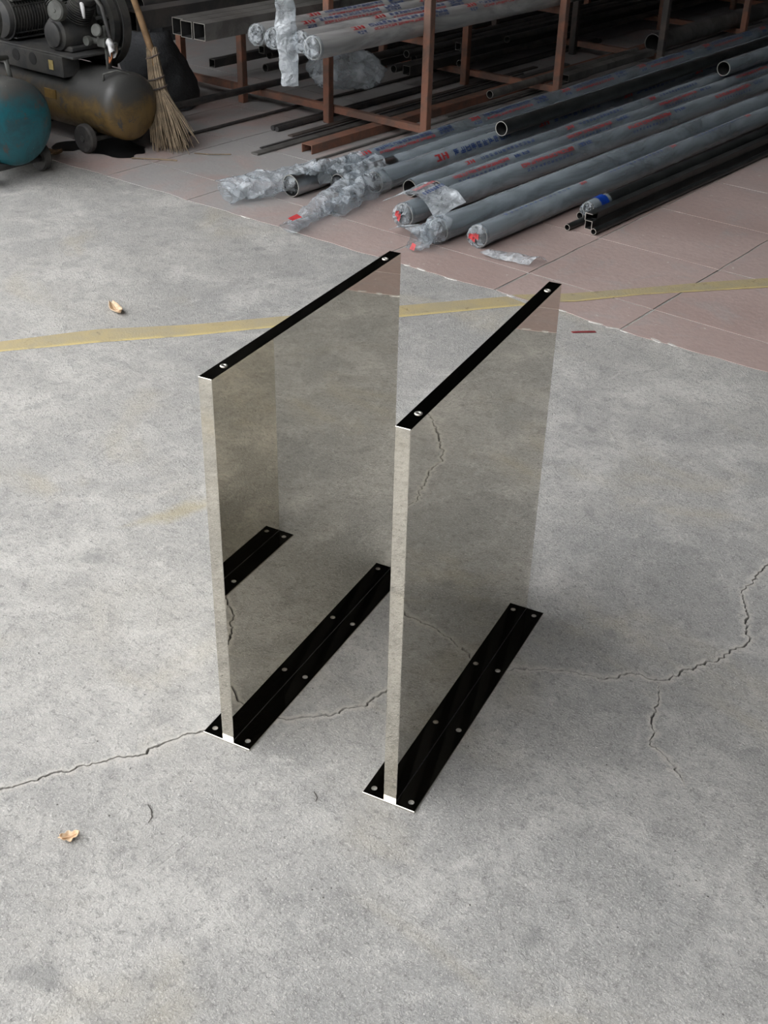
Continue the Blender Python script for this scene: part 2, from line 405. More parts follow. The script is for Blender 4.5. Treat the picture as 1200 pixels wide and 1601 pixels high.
# pale mortar chips along the broken tile edge
for x in (-2.42, -2.36, -2.23, -1.99, -1.80, -1.66, -1.60, -1.56, -1.45, -1.40, -2.95, -3.2, -.9, -.84, -.78, -.7):
    y = front_edge(x) - .005 + .012 * R.random(); a = R.uniform(-.3, .3); L = R.uniform(.008, .03); w = R.uniform(.002, .006)
    pts = [(x + L * math.cos(t) * math.cos(a) - w * math.sin(t) * math.sin(a) + R.uniform(-.003, .003), y + L * math.cos(t) * math.sin(a) + w * math.sin(t) * math.cos(a)) for t in [k * PI / 4 for k in range(8)]]
    ob('mortar_chip', slab(pts, TOP + .001, .0004), 'chip', floor)

def ribbon(pts_a, pts_b, z, n=60):
    def at(P, t):
        L = [0]
        for a, b in zip(P, P[1:]): L.append(L[-1] + math.dist(a, b))
        s = t * L[-1]
        for i in range(len(P) - 1):
            if s <= L[i + 1] or i == len(P) - 2:
                k = (s - L[i]) / (L[i + 1] - L[i]); return (P[i][0] + (P[i + 1][0] - P[i][0]) * k, P[i][1] + (P[i + 1][1] - P[i][1]) * k)
    V = []; F = []; W = []
    for i in range(n + 1):
        a, b = at(pts_a, i / n), at(pts_b, i / n)
        for k, t in enumerate((0, .25, .78, 1)):
            p = (a[0] + (b[0] - a[0]) * t, a[1] + (b[1] - a[1]) * t)
            j = .003 * nz((p[0], p[1], 0), 40, 2); V.append((p[0] + j, p[1] + j, z)); W.append((0, 0, 0, 1)[k])
    for i in range(n):
        for k in range(3): q = i * 4 + k; F.append((q, q + 4, q + 5, q + 1))
    return (V, F), W
def yline(a, b, z):
    vf, w = ribbon(a, b, z); o = ob('painted_line', vf, 'yellow', floor)
    at = o.data.attributes.new('edge', 'FLOAT', 'POINT'); at.data.foreach_set('value', w); return o
yline([(-3.7, .62), (-2.93, 1.83), (-2.79, 2.08), (-2.6, 2.3), (-2.44, 2.53), (-2.21, 2.86), (-2.0, 3.155)], [(-3.62, .58), (-2.87, 1.79), (-2.71, 2.02), (-2.54, 2.24), (-2.38, 2.48), (-2.15, 2.79), (-1.90, 3.15)], .0006)
yline([(-1.99, 3.175), (-1.85, 3.32), (-1.7, 3.52), (-1.56, 3.72), (-1.41, 3.91), (-.9, 4.6)], [(-1.90, 3.17), (-1.80, 3.27), (-1.66, 3.48), (-1.51, 3.66), (-1.37, 3.83), (-.84, 4.53)], TOP + .0016)
for cx, cy, rx, ry, sd in ((-4.30, 3.42, .17, .13, 1), (-4.46, 3.30, .08, .09, 4)):
    pts = [(cx + rx * math.cos(t) * (1 + .35 * nz((math.cos(t), math.sin(t), 0), 1.8, sd)), cy + ry * math.sin(t) * (1 + .35 * nz((math.cos(t), math.sin(t), 1), 1.8, sd))) for t in [k * PI / 20 for k in range(40)]]
    ob('oil_stain', ([(x, y, TOP + .0012 + sd * .0001) for x, y in pts], [tuple(range(40))]), 'oil', floor)

# shed shell and walls added to shape the skylight: the opening is the whole -Y side
RY, RZ = 0.2, 5.5
wb = ob('wall_back', box(-6.1, 1.6, 13.9, 14.1, 0, RZ), 'wall'); wb['kind'] = 'structure'
wl = ob('wall_left', box(-6.1, -5.9, 2.2, 13.9, 0, RZ), 'wall'); wl['kind'] = 'structure'
wr = ob('wall_right_sky_block', box(1.45, 1.6, -8.6, 13.9, 0, RZ), 'wall'); wr['kind'] = 'structure'  # unseen; set close and run past the shed to cut sky from the right
wy = ob('added_sky_block', join(box(-9, 7.9, -9.2, -9, 0, 5), box(-9, 7.9, -9.0, -8.7, 4.9, 5.05)), 'skyblock'); wy['kind'] = 'structure'  # added out of view to block low sky, so daylight falls more steeply
V = []; F = []
n = 96
for i in range(n + 1):
    x = -6.3 + 8 * i / n; z = RZ + (.05 if i % 2 else 0)
    V += [(x, RY, z), (x, 14.2, z), (x, RY, z + .03), (x, 14.2, z + .03)]
for i in range(n):
    a = i * 4; F += [(a, a + 1, a + 5, a + 4), (a + 2, a + 6, a + 7, a + 3), (a, a + 4, a + 6, a + 2), (a + 1, a + 3, a + 7, a + 5)]
ce = ob('ceiling', (V, F), 'roof'); ce['kind'] = 'structure'

# ------------------------------------------------------------------ the two mirror polished table legs
LEN, TH, WID, HGT, PD, PTK = .6199, .0241, .0985, .72, .0067, .004
def plate_mesh():
    V, E = [], []
    def loop(l):
        n = len(V); V.extend(Vector(p) for p in l); E.extend((n + i, n + (i + 1) % len(l)) for i in range(len(l)))
    loop([(-WID / 2, -PD), (WID / 2, -PD), (WID / 2, LEN), (-WID / 2, LEN)])
    holes = [(s * .0352, u) for s in (-1, 1) for u in (.0108, .2118, .4013, .6008)]; hr = .0052; hn = 16
    for hx, hy in holes: loop([(hx + hr * math.cos(2 * PI * k / hn), hy + hr * math.sin(2 * PI * k / hn)) for k in range(hn)])
    v, e, f, ov, oe, of = geometry.delaunay_2d_cdt(V, E, [], 0, 1e-7)
    CH = .0008; ins = lambda p: (p.x - math.copysign(CH, p.x) if abs(abs(p.x) - WID / 2) < 1e-5 else p.x, p.y + (CH if abs(p.y + PD) < 1e-5 else -CH if abs(p.y - LEN) < 1e-5 else 0))
    N = len(v); verts = [(*ins(p), PTK) for p in v] + [(p.x, p.y, .0006) for p in v]; F = []; I = []
    for t in f:
        c = sum((v[i] for i in t), Vector((0, 0))) / len(t)
        if any((c - Vector(h)).length < hr * .98 for h in holes): continue
        t = tuple(t) if (v[t[1]] - v[t[0]]).cross(v[t[2]] - v[t[0]]) > 0 else tuple(t)[::-1]
        F.append(t); I.append(0); F.append(tuple(i + N for i in t[::-1])); I.append(0)
    near = lambda p: min(range(N), key=lambda i: (v[i] - p).length_squared)
    id_ = [near(p) for p in V]
    for a, b in E:
        if a < 4:
            n0 = len(verts); verts += [(v[id_[a]].x, v[id_[a]].y, PTK - CH), (v[id_[b]].x, v[id_[b]].y, PTK - CH)]
            F += [(id_[a], n0, n0 + 1, id_[b]), (n0, id_[a] + N, id_[b] + N, n0 + 1)]; I += [0, 0]
        else: F.append((id_[a], id_[a] + N, id_[b] + N, id_[b])); I.append(1)
    return verts, F, I
def leg(loc, rz, label):
    e = empty('polished_table_leg', loc, rz, label, 'table leg', 'pair of mirror-polished panel legs')
    ob('panel', bbox(-TH / 2, TH / 2, 0, LEN, PTK, HGT, .0006), 'mirror', e)
    ob('base_plate', plate_mesh(), ('mirror', 'cut'), e)
    for sx in (-1, 1):
        ob('weld_seam', ([(sx * (TH / 2 - .0004), u, PTK + .0013) for u in (0, LEN)] + [(sx * (TH / 2 + .0010), u, PTK - .0002) for u in (0, LEN)], [(0, 1, 3, 2) if sx < 0 else (0, 2, 3, 1)]), 'weld', e)
    for u in (.049, .577):
        p = [(-.0004, .0020), (.0002, .0020), (.0012, .0032), (.0016, .0045), (.0010, .0056), (0, .0062)]
        s = ob('threaded_insert', lathe(p, (0.0008, u, HGT), (0, 0, 1), 16), 'cut', e, True)
        ob('thread_hole', lathe([(.0004, .0030), (.0005, .0001)], (0.0008, u, HGT), (0, 0, 1), 12), 'bore', s)
    return e
leg((-1.18925, 1.07089, 0), .20341, 'mirror-polished steel panel leg standing further left, over the crack in the concrete')
leg((-.87405, 1.14354, 0), .21708, 'mirror-polished steel panel leg standing nearer and to the right of its twin')

# ------------------------------------------------------------------ storage rack
FR = [4.42, 5.55, 6.68, 7.81, 8.94]
rack = empty('pipe_storage_rack', (-3.9, 4.42, 0), 0, 'rust-red welded steel storage rack holding long tubes and pipes', 'rack')
def rk(name, vf, mat='rust'):
    vf = ([(x + 3.9, y - 4.42, z) for x, y, z in vf[0]],) + tuple(vf[1:]); return ob(name, vf, mat, rack)
hp = .019
for i, y in enumerate(FR):
    for x in (-3.31, -3.90, -4.48):
        rk('post', bbox(x - hp, x + hp, y - hp, y + hp, TOP + .001, 1.75, .003), 'rustdark' if i == 2 else 'rust')
    rk('base_rail', bbox(-4.95, -3.332, y + .021, y + .055, .046, .078, .002))
    for z in (.43, 1.05): rk('shelf_arm', bbox(-4.95, -3.332, y + .021, y + .055, z, z + .035, .002), 'rust')
for z in (.43, 1.05):
    rk('brace', bbox(-4.98, -4.951, FR[0] - .02, FR[-1] + .06, z - .0, z + .03, .002))
for y in FR: rk('back_post', bbox(-4.99, -4.952, y - hp + .04, y + hp + .04, TOP + .001, 1.75, .002))

# ------------------------------------------------------------------ long stock under and on the rack
def tube(name, label, cat, x, y0, y1, z, r, mat, group=None, wall=.003, n=16, bore='bore', tilt=0, yaw=0, cut='cut'):
    e = empty(name, (x, y0, z), yaw, label, cat, group)
    o = ob('tube_wall', hollow(0, y1 - y0, r, r - wall, 0, 0, n), (mat, cut, bore), e, 'auto')
    if tilt: o.rotation_euler = (tilt, 0, 0)
    return e
def single(name, vf, mat, label, cat, group=None, smooth=False, kind=None, loc=None):
    return tag(ob(name, vf, mat, None, smooth, loc), label, cat, group, kind)
single('round_bar', sweep([(0, 0, 0), (0, 2, 0), (0, 4.2, 0)], .017, 12), 'steelbar', 'dark round bar sticking out behind the broom across the rack rail', 'bar', loc=(-4.37, 3.72, .0955))
single('thin_rod', sweep([(0, 0, 0), (0, .9, .002), (0, 2.4, 0)], .0075, 8), 'steelbar', 'thin dark rod on the floor ending beside the broom straw', 'rod', loc=(-4.2, 3.70, TOP + .009))
for x, lb in ((-3.988, 'left'), (-3.960, 'right')):
    single('round_bar', sweep([(0, 0, 0), (0, 3, 0)], .0125, 10), 'steelbar', 'short-ended dark bar, %s one of the touching pair on the floor under the rack' % lb, 'bar', loc=(x, 4.12, TOP + .0135))
def flat(label, x, y0, y1, w, t, mat, z=TOP + .0012, yaw=0, name='flat_bar'):
    o = single(name, bbox(-w / 2, w / 2, 0, y1 - y0, 0, t, min(.001, t / 4)), mat, label, 'bar'); o.location = (x, y0, z); o.rotation_euler = (0, 0, yaw); return o
flat('grey flat steel strip lying on the floor left of the rust channel', -3.765, 3.77, 6.4, .042, .008, 'greytube')
flat('narrow dark flat strip beside the grey strip under the rack', -3.815, 3.86, 6.0, .012, .006, 'steelbar', yaw=-.002)
flat('brownish flat strip slanting under the first rack frame', -3.856, 4.10, 6.2, .032, .006, 'rustdark', yaw=-.001)
flat('thin dark strip on the floor between the rust channel and wrapped pipes', -3.505, 3.87, 6.2, .014, .008, 'greytube')
flat('wide grey strip on the floor behind the first rack post', -3.70, 4.75, 7.6, .05, .008, 'greytube')
flat('long grey strip on the floor inside the second rack bay', -3.545, 4.9, 8.6, .03, .008, 'greytube', yaw=-.004)
c = empty('rust_channel', (-3.615, 3.95, TOP + .001), 0, 'rust-brown steel channel with open end lying on the pink floor', 'channel')
ob('channel_body', join(bbox(-.031, .031, 0, 3.2, .036, .040, .001), bbox(-.031, -.027, 0, 3.2, 0, .0362, .001), bbox(.027, .031, 0, 3.2, 0, .0362, .001)), 'rust', c)
tube('round_tube', 'grey round tube with a glinting open end inside the second bay', 'tube', -3.425, 5.10, 6.6, .1, .02, 'greytube', cut='cut')
e = empty('square_tube', (-3.362, 5.70, .0795), 0, 'small bright-ended rectangular tube lying on the base rail in the second bay', 'tube')
ob('tube_wall', rect_tube(0, .95, -.028, .028, 0, .034, .002), ('greytube', 'cut', 'bore'), e)
tube('old_pipe', 'fat dull brown pipe with open end beside the third rack post', 'pipe', -3.39, 6.72, 12.4, .132, .052, 'greytube', wall=.005, n=28, cut='greytube')
# dark stock in the lower tier
XL = [-4.91, -4.84, -4.77, -4.70, -4.63, -4.56, -4.29, -4.21, -4.13, -4.05, -3.97]
XU = [-4.875, -4.80, -4.735, -4.66, -4.59, -4.25, -4.17, -4.09, -4.01]
KEY = ['from the wall', 'beside the middle posts']
ORD = ['first', 'second', 'third', 'fourth', 'fifth', 'sixth', 'seventh', 'eighth', 'ninth', 'tenth', 'eleventh']
for i in range(20):
    lay = int(i >= 11); k = i - 11 * lay; r = (.021, .024, .018, .022)[i % 4] if not lay else .02
    x = (XU if lay else XL)[k]; y0 = 4.62 + (.25 * ((i * 5) % 4)) + .12 * (k % 3) + (.35 if x > -4.2 else 0) + .15 * lay
    z = .079 + (r if not lay else r + .049)
    pos = ['lower layer', 'upper layer'][lay]
    if i % 3 == 0:
        e = empty('square_tube', (x, y0, z - r), 0, 'sooty square tube in the rack base, %s from the wall in the %s' % (ORD[k], pos), 'tube', 'sooty tubes in the rack base')
        ob('tube_wall', rect_tube(0, 5.2, -r, r, 0, 2 * r, .003), ('steelbar', 'greytube', 'bore'), e)
    else:
        tube('round_tube', 'sooty round tube in the rack base, %s from the wall in the %s' % (ORD[k], pos), 'tube', x, y0, y0 + 5.2, z, r, 'steelbar', 'sooty tubes in the rack base', cut='greytube')
# shelf tier: square tubes and the beam
lab = ['leftmost', 'second from left', 'third from left', 'rightmost']
for k, (x, z, y0) in enumerate(((-4.135, .466, 3.70), (-4.06, .466, 3.68), (-3.985, .466, 3.685))):
    e = empty('square_tube', (x, y0, z), 0, 'grey square tube with open end on the shelf, %s of three' % ('leftmost', 'middle', 'rightmost')[k], 'tube', 'grey square tubes on the shelf')
    ob('tube_wall', rect_tube(0, 5.9, -.035, .035, 0, .07, .003), ('greytube', 'cut', 'bore'), e)
e = empty('steel_beam', (-4.36, 3.62, .466), 0, 'dark hollow steel beam on the shelf above the sack', 'beam')
ob('beam_wall', rect_tube(0, 6.0, -.05, .05, 0, .08, .004), ('steelbar', 'rustdark', 'bore'), e)
for k, x in enumerate((-4.62, -4.72, -4.82)):
    tube('round_tube', 'dark round tube at the back of the shelf, %s from the wall' % ('third', 'second', 'first')[k], 'tube', x, 3.9 + .1 * k, 9.6, .466 + .04, .04, 'steelbar', cut='greytube')

# ------------------------------------------------------------------ wrapped stainless pipes
def on_pipe(r, s, phi): return (r * math.cos(phi), s, r * math.sin(phi))
def patch(r, s0, s1, p0, p1, n=3):
    V = []; F = []
    for i in range(n + 1):
        p = p0 + (p1 - p0) * i / n; V += [on_pipe(r, s0, p), on_pipe(r, s1, p)]
    for i in range(n): F.append((2 * i, 2 * i + 1, 2 * i + 3, 2 * i + 2))
    return V, F
def glyph(rr, r, s, w, p, h):
    """one block character of crossing strokes"""
    out = []; t = .17
    rows = rr.sample([0, .27, .55, .83], rr.choice((2, 3))); cols = rr.sample([0, .4, .8], 2)
    for a in rows: out.append(patch(r, s + (w * .0), s + w * rr.uniform(.75, 1), p + h * a, p + h * (a + t), 1))
    for b in cols: out.append(patch(r, s + w * b, s + w * (b + t), p + h * rr.choice((0, .2)), p + h, 2))
    return out
def logo(r, s, w, p, h):
    return [patch(r, s, s + w * .42, p + h * .8, p + h, 1), patch(r, s + w * .2, s + w * .38, p + h * .2, p + h * .8, 2), patch(r, s, s + w * .42, p, p + h * .22, 1),
            patch(r, s + w * .52, s + w * .66, p, p + h, 3), patch(r, s + w * .66, s + w, p + h * .42, p + h * .6, 1), patch(r, s + w * .82, s + w, p + h * .6, p + h, 2), patch(r, s + w * .82, s + w, p, p + h * .42, 2)]
def printing(r, L, style, seed, s0=.05):
    rr = random.Random(seed); red = []; blue = []; s = s0
    while s < L - .3:
        if style == 'two':      # logo, two rows of characters, block
            red += logo(r, s, .075, .95, .42)
            for k in range(3): blue += glyph(rr, r, s + .012 + .02 * k, .017, .52, .26)
            for k in range(13): blue += glyph(rr, r, s + .11 + .031 * k, .026, .98, .36)
            for k in range(17): red += glyph(rr, r, s + .12 + .023 * k, .021, .62, .22)
            for k in range(3): blue += glyph(rr, r, s + .55 + .035 * k, .033, .95, .42)
            for k in range(4): blue += glyph(rr, r, s + .55 + .026 * k, .022, .66, .2)
            s += .80
        elif style == 'one':
            red += logo(r, s, .085, .35, .62)
            for k in range(10): blue += glyph(rr, r, s + .13 + .043 * k, .034, .38, .55)
            s += .79
        elif style == 'small':
            red += logo(r, s, .06, .72, .42)
            for k in range(13): blue += glyph(rr, r, s + .11 + .032 * k, .022, .74, .36)
            s += .79
        elif style == 'redrow':
            for k in range(12): red += glyph(rr, r, s + .03 + .033 * k, .031, .78, .36)
            for k in range(2): blue += glyph(rr, r, s + .47 + .06 * k, .05, .8, .36)
            for k in range(12): blue += glyph(rr, r, s + .05 + .03 * k, .018, .35, .22)
            s += .86
        elif style == 'dash':
            for k in range(14): blue += glyph(rr, r, s + .1 + .033 * k, .015, 1.25, .22)
            red += logo(r, s + .62, .045, 1.2, .3); s += .75
        else: s += 9
    parts = [mat_i(x, 0) for x in red] + [mat_i(x, 1) for x in blue]
    return join(*parts) if parts else None
def sleeve_mesh(r, s0, s1, seed, amp=.004, step=.035, n=20, crumple=None, flare=0):
    V = []; F = []; ns = max(2, int((s1 - s0) / step)); rings = []
    for i in range(ns + 1): rings.append((s0 + (s1 - s0) * i / ns, 1., amp, 0))
    if crumple:        # closed, screwed-up mouth before s0
        L, k = crumple; q = []
        for t, rad in ((1, .30), (.94, .62), (.8, .86), (.55, 1.0), (.25, 1.06)): q.append((s0 - L * t, rad, amp + k * t, t))
        rings = q + rings
    for s, q, a, t in rings:
        for j in range(n):
            th = 2 * PI * j / n
            d = a * (.9 * nz((math.cos(th) * 2, s * 7, math.sin(th) * 2), 1, seed) + .7 * nz((math.cos(th) * 3.4, s * 30, math.sin(th) * 3.4), 1, seed + 5))
            top = amp * .8 * max(0, math.sin(th)) * (1 + nz((s * 6, 0, 0), 1, seed + 2))
            rad = r * q + .0014 + abs(d) + top + flare * t
            V.append((rad * math.cos(th), s + (.5 * d if t else 0), max(rad * math.sin(th), -r - .0004)))
    m = len(rings)
    for i in range(m - 1):
        for j in range(n):
            j2 = (j + 1) % n; F.append((i * n + j2, i * n + j, (i + 1) * n + j, (i + 1) * n + j2))
    if crumple: F.append(tuple(range(n)))
    return V, F
def mouth_mesh(r, crumple, seed, n=22):
    L, k = crumple; V = []; F = []; rings = [(.012, 1.10, 0), (-.0, 1.12, .2), (-.3 * L, 1.06, .6), (-.65 * L, .98, .9), (-.9 * L, .80, 1), (-1.0 * L, .55, 1), (-.92 * L, .30, 1), (-1.02 * L, .10, .6)]
    for s, q, w in rings:
        for j in range(n):
            th = 2 * PI * j / n; c = (math.cos(th), math.sin(th))
            d = k * w * (nz((c[0] * 3, s * 40, c[1] * 3), 1, seed) + .9 * nz((c[0] * 7 * q, s * 90, c[1] * 7 * q), 1, seed + 7))
            rad = r * q + d * .8; V.append((rad * c[0], s + d * (1.2 if q < .9 else .4), max(rad * c[1], -r - .0005)))
    for i in range(len(rings) - 1):
        for j in range(n):
            j2 = (j + 1) % n; F.append((i * n + j2, i * n + j, (i + 1) * n + j, (i + 1) * n + j2))
    F.append(tuple((len(rings) - 1) * n + j for j in range(n))); return V, F
def wrapped(label, x, y0, L, r, z=None, style=None, seed=1, yaw=0., sl0=0., crumple=None, amp=.0022, group='plastic-wrapped stainless pipes', wrap=True, ps=.05, redtip=False, skin='sleeve', metal='stainless', s1=None):
    z = TOP + r + .0022 if z is None else z
    e = empty('wrapped_pipe', (x, y0, z), yaw, label, 'pipe', group)
    ob('pipe', hollow(0, L, r, r - .003, 0, 0, 22), (metal, 'cut', 'bore'), e, 'auto')
    if wrap:
        s = ob('plastic_sleeve', sleeve_mesh(r, sl0, s1 or L - .05, seed, amp), skin, e, True)
        if crumple: ob('crumpled_mouth', mouth_mesh(r, crumple, seed), 'film', s)
        pr = printing(r + amp * 2.7 + .002, L, style, seed, sl0 + ps)
        if pr: ob('printed_lettering', pr, ('red', 'blue'), s)['kind'] = 'stuff'
        if redtip and crumple:
            V, F = [], []
            rr = random.Random(seed)
            for k in range(5):
                a = rr.uniform(0, 6.28); q = r * rr.uniform(.1, .5); px, pz = q * math.cos(a), q * math.sin(a); w = rr.uniform(.006, .012)
                yy = -crumple[0] * 1.02 - .007
                V, F, _ = join((V, F), ([(px - w, yy, pz - w * .6), (px + w, yy - .004, pz - w), (px + w * .7, yy, pz + w), (px - w * .5, yy - .003, pz + w * .8)], [(0, 1, 2, 3)]))
            ob('red_print_patch', (V, F), 'red', s)
    return e
LP = 5.9
p1 = wrapped('wrapped stainless pipe with taped round end, nearest the black tubes', -2.342, 3.475, LP, .040, style='dash', seed=11, yaw=-.012, crumple=(.022, .012), redtip=True)
p2 = wrapped('wrapped stainless pipe with torn crumpled mouth, second from the black tubes', -2.482, 3.42, LP, .043, style='none', seed=12, yaw=-.02, crumple=(.055, .02), amp=.004)
p3 = wrapped('wrapped stainless pipe with a thick taped end and red mark, third from the black tubes', -2.682, 3.47, LP, .043, style='redrow', seed=13, yaw=-.024, crumple=(.03, .012), redtip=True, ps=.7)
p4 = wrapped('wrapped stainless pipe with red lettering whose open end shows behind the loose flap', -2.800, 3.83, LP, .034, style='redrow', seed=14, yaw=-.012, sl0=.0)
p5 = wrapped('slim wrapped stainless pipe with small red logo and dark blue characters', -2.890, 3.77, LP, .034, style='small', seed=15, yaw=-.008, ps=.35)
p6 = wrapped('wrapped stainless pipe with large red logos and blue block characters', -3.025, 3.71, LP, .043, style='one', seed=16, yaw=-.006, ps=.36)
p7 = wrapped('stainless pipe with bare dark open end between the two boldly printed pipes', -3.125, 3.60, LP, .040, style='none', seed=17, yaw=-.008, sl0=.35, amp=.004)
p8 = wrapped('wrapped stainless pipe with two rows of red and blue lettering, furthest on the floor', -3.238, 3.44, LP, .044, style='two', seed=18, yaw=-.0005, sl0=.30, ps=.10)
tube('black_pipe', 'black round pipe with bright open rim lying on top of the wrapped pipes', 'pipe', -2.968, 4.53, 10.2, TOP + .118, .032, 'black', yaw=-.012, n=24)
p9 = wrapped('wrapped pipe of the upper layer whose open mouth shows far right', -2.80, 6.43, 4.5, .038, z=TOP + .118, style='none', seed=19, yaw=-.01)
# shelf load
s1 = wrapped('wrapped stainless pipe on the shelf, frontmost behind the rack post', -3.378, 3.735, LP, .045, z=.468 + .045, style='two', seed=21, skin='sleevep', crumple=(.02, .006), ps=.22)
s2 = wrapped('wrapped stainless pipe on the shelf, second from the front', -3.505, 3.80, LP, .042, z=.467 + .042, style='two', seed=22, skin='sleevep', crumple=(.015, .008), ps=.45)
s3 = wrapped('wrapped stainless pipe on the shelf, third from the front behind the hanging sleeve', -3.632, 3.78, LP, .042, z=.467 + .042, style='two', seed=23, skin='sleevep', crumple=(.03, .01), ps=.15)
s4 = wrapped('wrapped stainless pipe on the shelf, fourth from the front behind the hanging sleeve', -3.735, 3.78, LP, .042, z=.467 + .042, style='two', seed=24, skin='sleevep', crumple=(.02, .008), ps=.3)

# loose ends of the sleeves (parts of their pipes)
def loose(parent, name, fn, nu, nv, amp, sc, seed, mat='film'):
    V, F = sheet(fn, nu, nv, amp, sc, seed)
    rot = Matrix.Rotation(-parent.rotation_euler.z, 3, 'Z'); L = Vector(parent.location)
    return ob(name, ([tuple(rot @ (Vector(v) - L)) for v in V], F), mat, parent, True)
def bagfn(a, b, ra, rb, flat=.5, za=.03, zb=.05, close=.0):
    a, b = Vector(a), Vector(b); d = (b - a).normalized(); s = Vector((-d.y, d.x, 0))
    def f(u, v):
        p = a.lerp(b, u); t = 2 * PI * v; r = ra + (rb - ra) * u; k = flat + (1 - flat) * u
        return p + s * (r * math.cos(t)) + Vector((0, 0, r * k * math.sin(t) + za + (zb - za) * u))
    return f
# empty sleeve stretched out from the bare pipe towards the concrete
b = loose(p7, 'empty_sleeve_end', bagfn((-2.945, 3.115, 0), (-3.09, 3.72, 0), .045, .050, .35, .022, .055), 34, 20, .014, 14, 3)
pa = ob('red_print_patch', ([(.17, -.475, .012), (.21, -.49, .016), (.225, -.455, .024), (.185, -.44, .024)], [(0, 1, 2, 3)]), 'red', b)
# torn bag at the far left end of the furthest pipe
loose(p8, 'torn_sleeve_end', bagfn((-3.42, 3.24, 0), (-3.24, 3.58, 0), .10, .058, .3, .03, .06), 34, 26, .028, 13, 9)
loose(p8, 'torn_sleeve_flap', lambda u, v: Vector((-3.24 + .11 * u, 3.50 + .32 * v, .02 + .10 * math.sin(PI * (.15 + .75 * u)))), 16, 22, .022, 16, 14)
loose(p7, 'torn_sleeve_flap', lambda u, v: Vector((-3.17 + .14 * u, 3.56 + .28 * v, .02 + .10 * math.sin(PI * (.2 + .7 * u)))), 16, 22, .024, 15, 17)
loose(p6, 'loose_sleeve_mouth', bagfn((-2.955, 3.36, 0), (-3.02, 3.74, 0), .044, .052, .6, .03, .05), 24, 20, .018, 15, 21)
FLAP = [[(-2.80, 3.475, .072), (-2.735, 3.60, .115)], [(-2.66, 3.50, .118), (-2.65, 3.645, .135)], [(-2.545, 3.475, .065), (-2.50, 3.62, .105)]]
def flapfn(u, v):
    """sheet bent over the two pipes, u across, v along them"""
    a, b, c = [Vector(p[0]).lerp(Vector(p[1]), v) for p in FLAP]
    return a * ((1 - u) * (1 - 2 * u)) + b * (4 * u * (1 - u)) + c * (u * (2 * u - 1))
fl = loose(p4, 'loose_printed_flap', flapfn, 26, 16, .008, 11, 25, 'filmw')
rr = random.Random(5); Vb = []; Fb = []; Ib = []
for k in range(8):
    for (u0, ncol, idx) in ((.40, 1, 0), (.58, 1, 1)):
        a = .12 + .1 * k
        for q in range(3):
            d = rr.uniform(.0, .05); V4 = [flapfn(u0 + .10 * dd + (.025 * q), a + e2) + Vector((0, 0, .012)) for dd, e2 in ((d, 0), (d, .07), (d + .18, .07), (d + .18, 0))]
            n0 = len(Vb); Vb += V4; Fb.append((n0, n0 + 1, n0 + 2, n0 + 3)); Ib.append(idx)
rot = Matrix.Rotation(-p4.rotation_euler.z, 3, 'Z')
ob('printed_lettering', ([rot @ (v - Vector(p4.location)) for v in Vb], Fb, Ib), ('red', 'blue'), fl)['kind'] = 'stuff'
loose(p3, 'loose_sleeve_tongue', lambda u, v: Vector((-2.665 + .20 * u, 3.36 + .075 * v - .05 * u, .022 + .03 * math.sin(PI * u))), 20, 10, .010, 16, 31, 'filmw')
loose(p2, 'torn_sleeve_mouth', bagfn((-2.488, 3.29, 0), (-2.484, 3.44, 0), .034, .05, .8, .04, .052), 16, 20, .022, 22, 35)
ob('red_print_patch', ([(-.012, -.15, -.035), (.012, -.155, -.034), (.016, -.15, -.012), (-.004, -.145, -.010)], [(0, 1, 2, 3)]), 'red', p2)
def scrapfn(u, v): return Vector((-2.28 + .19 * u + .03 * v, 3.40 + .03 * u + .085 * v, .010 + .016 * math.sin(PI * v) * (.4 + u)))
V, F = sheet(scrapfn, 22, 12, .008, 16, 41)
single('plastic_scrap', (V, F), 'filmw', 'torn milky plastic scrap on the pink floor under the nearest wrapped pipe', 'plastic', smooth=True)

# ------------------------------------------------------------------ black tubes at the right
tube('black_tube', 'thin round black tube lying rightmost against the black channels', 'tube', -2.096, 3.88, 9.7, TOP + .0135, .0125, 'black', yaw=-.022, wall=.0025)
tube('black_tube', 'thin round black tube sticking out left of the black channels', 'tube', -2.196, 3.855, 9.6, TOP + .0135, .0125, 'black', yaw=-.022, wall=.0025)
e = empty('black_channel', (-2.142, 3.92, TOP + .001), -.022, 'black square steel tube lying on the floor under the open channel', 'tube')
ob('tube_wall', rect_tube(0, 5.8, -.016, .016, 0, .036, .003), ('black', 'cut', 'bore'), e)
e = empty('black_channel', (-2.142, 3.915, TOP + .0375), -.022, 'black open steel channel lying on top of the black square tube', 'channel')
ob('channel_body', join(mat_i(bbox(-.016, .016, .001, 5.8, .026, .028, .0005), 0), mat_i(bbox(-.016, -.014, .001, 5.8, 0, .0265, .0005), 0), mat_i(box(-.016, .016, 0, .001, .0255, .0285), 1), mat_i(box(-.0165, -.0135, 0, .001, 0, .027), 1), mat_i(bbox(-.014, .016, .03, 5.8, 0.0005, .003, .0005), 0), mat_i(bbox(.014, .016, .04, 5.8, .003, .0265, .0005), 0)), ('black', 'cut'), e)
e = wrapped('small wrapped tube with crumpled plastic end and blue tape beside the black channels', -2.190, 3.99, 5.6, .025, z=TOP + .056, metal='black', s1=.13, style='none', seed=44, yaw=-.020, crumple=(.03, .014), group=None)
tube('black_tube', 'black round tube lying hidden under the small taped tube', 'tube', -2.228, 4.0, 9.6, TOP + .0165, .0155, 'black', yaw=-.022)
V = []; F = []
for i in range(5):
    for j in range(13):
        th = -.2 + 2.6 * j / 12; q = .0315 + .002 * nz((i, j, 0), 1.3); V.append((q * math.cos(th), .05 + .014 * i, q * math.sin(th)))
for i in range(4):
    for j in range(12): a = i * 13 + j; F.append((a, a + 13, a + 14, a + 1))
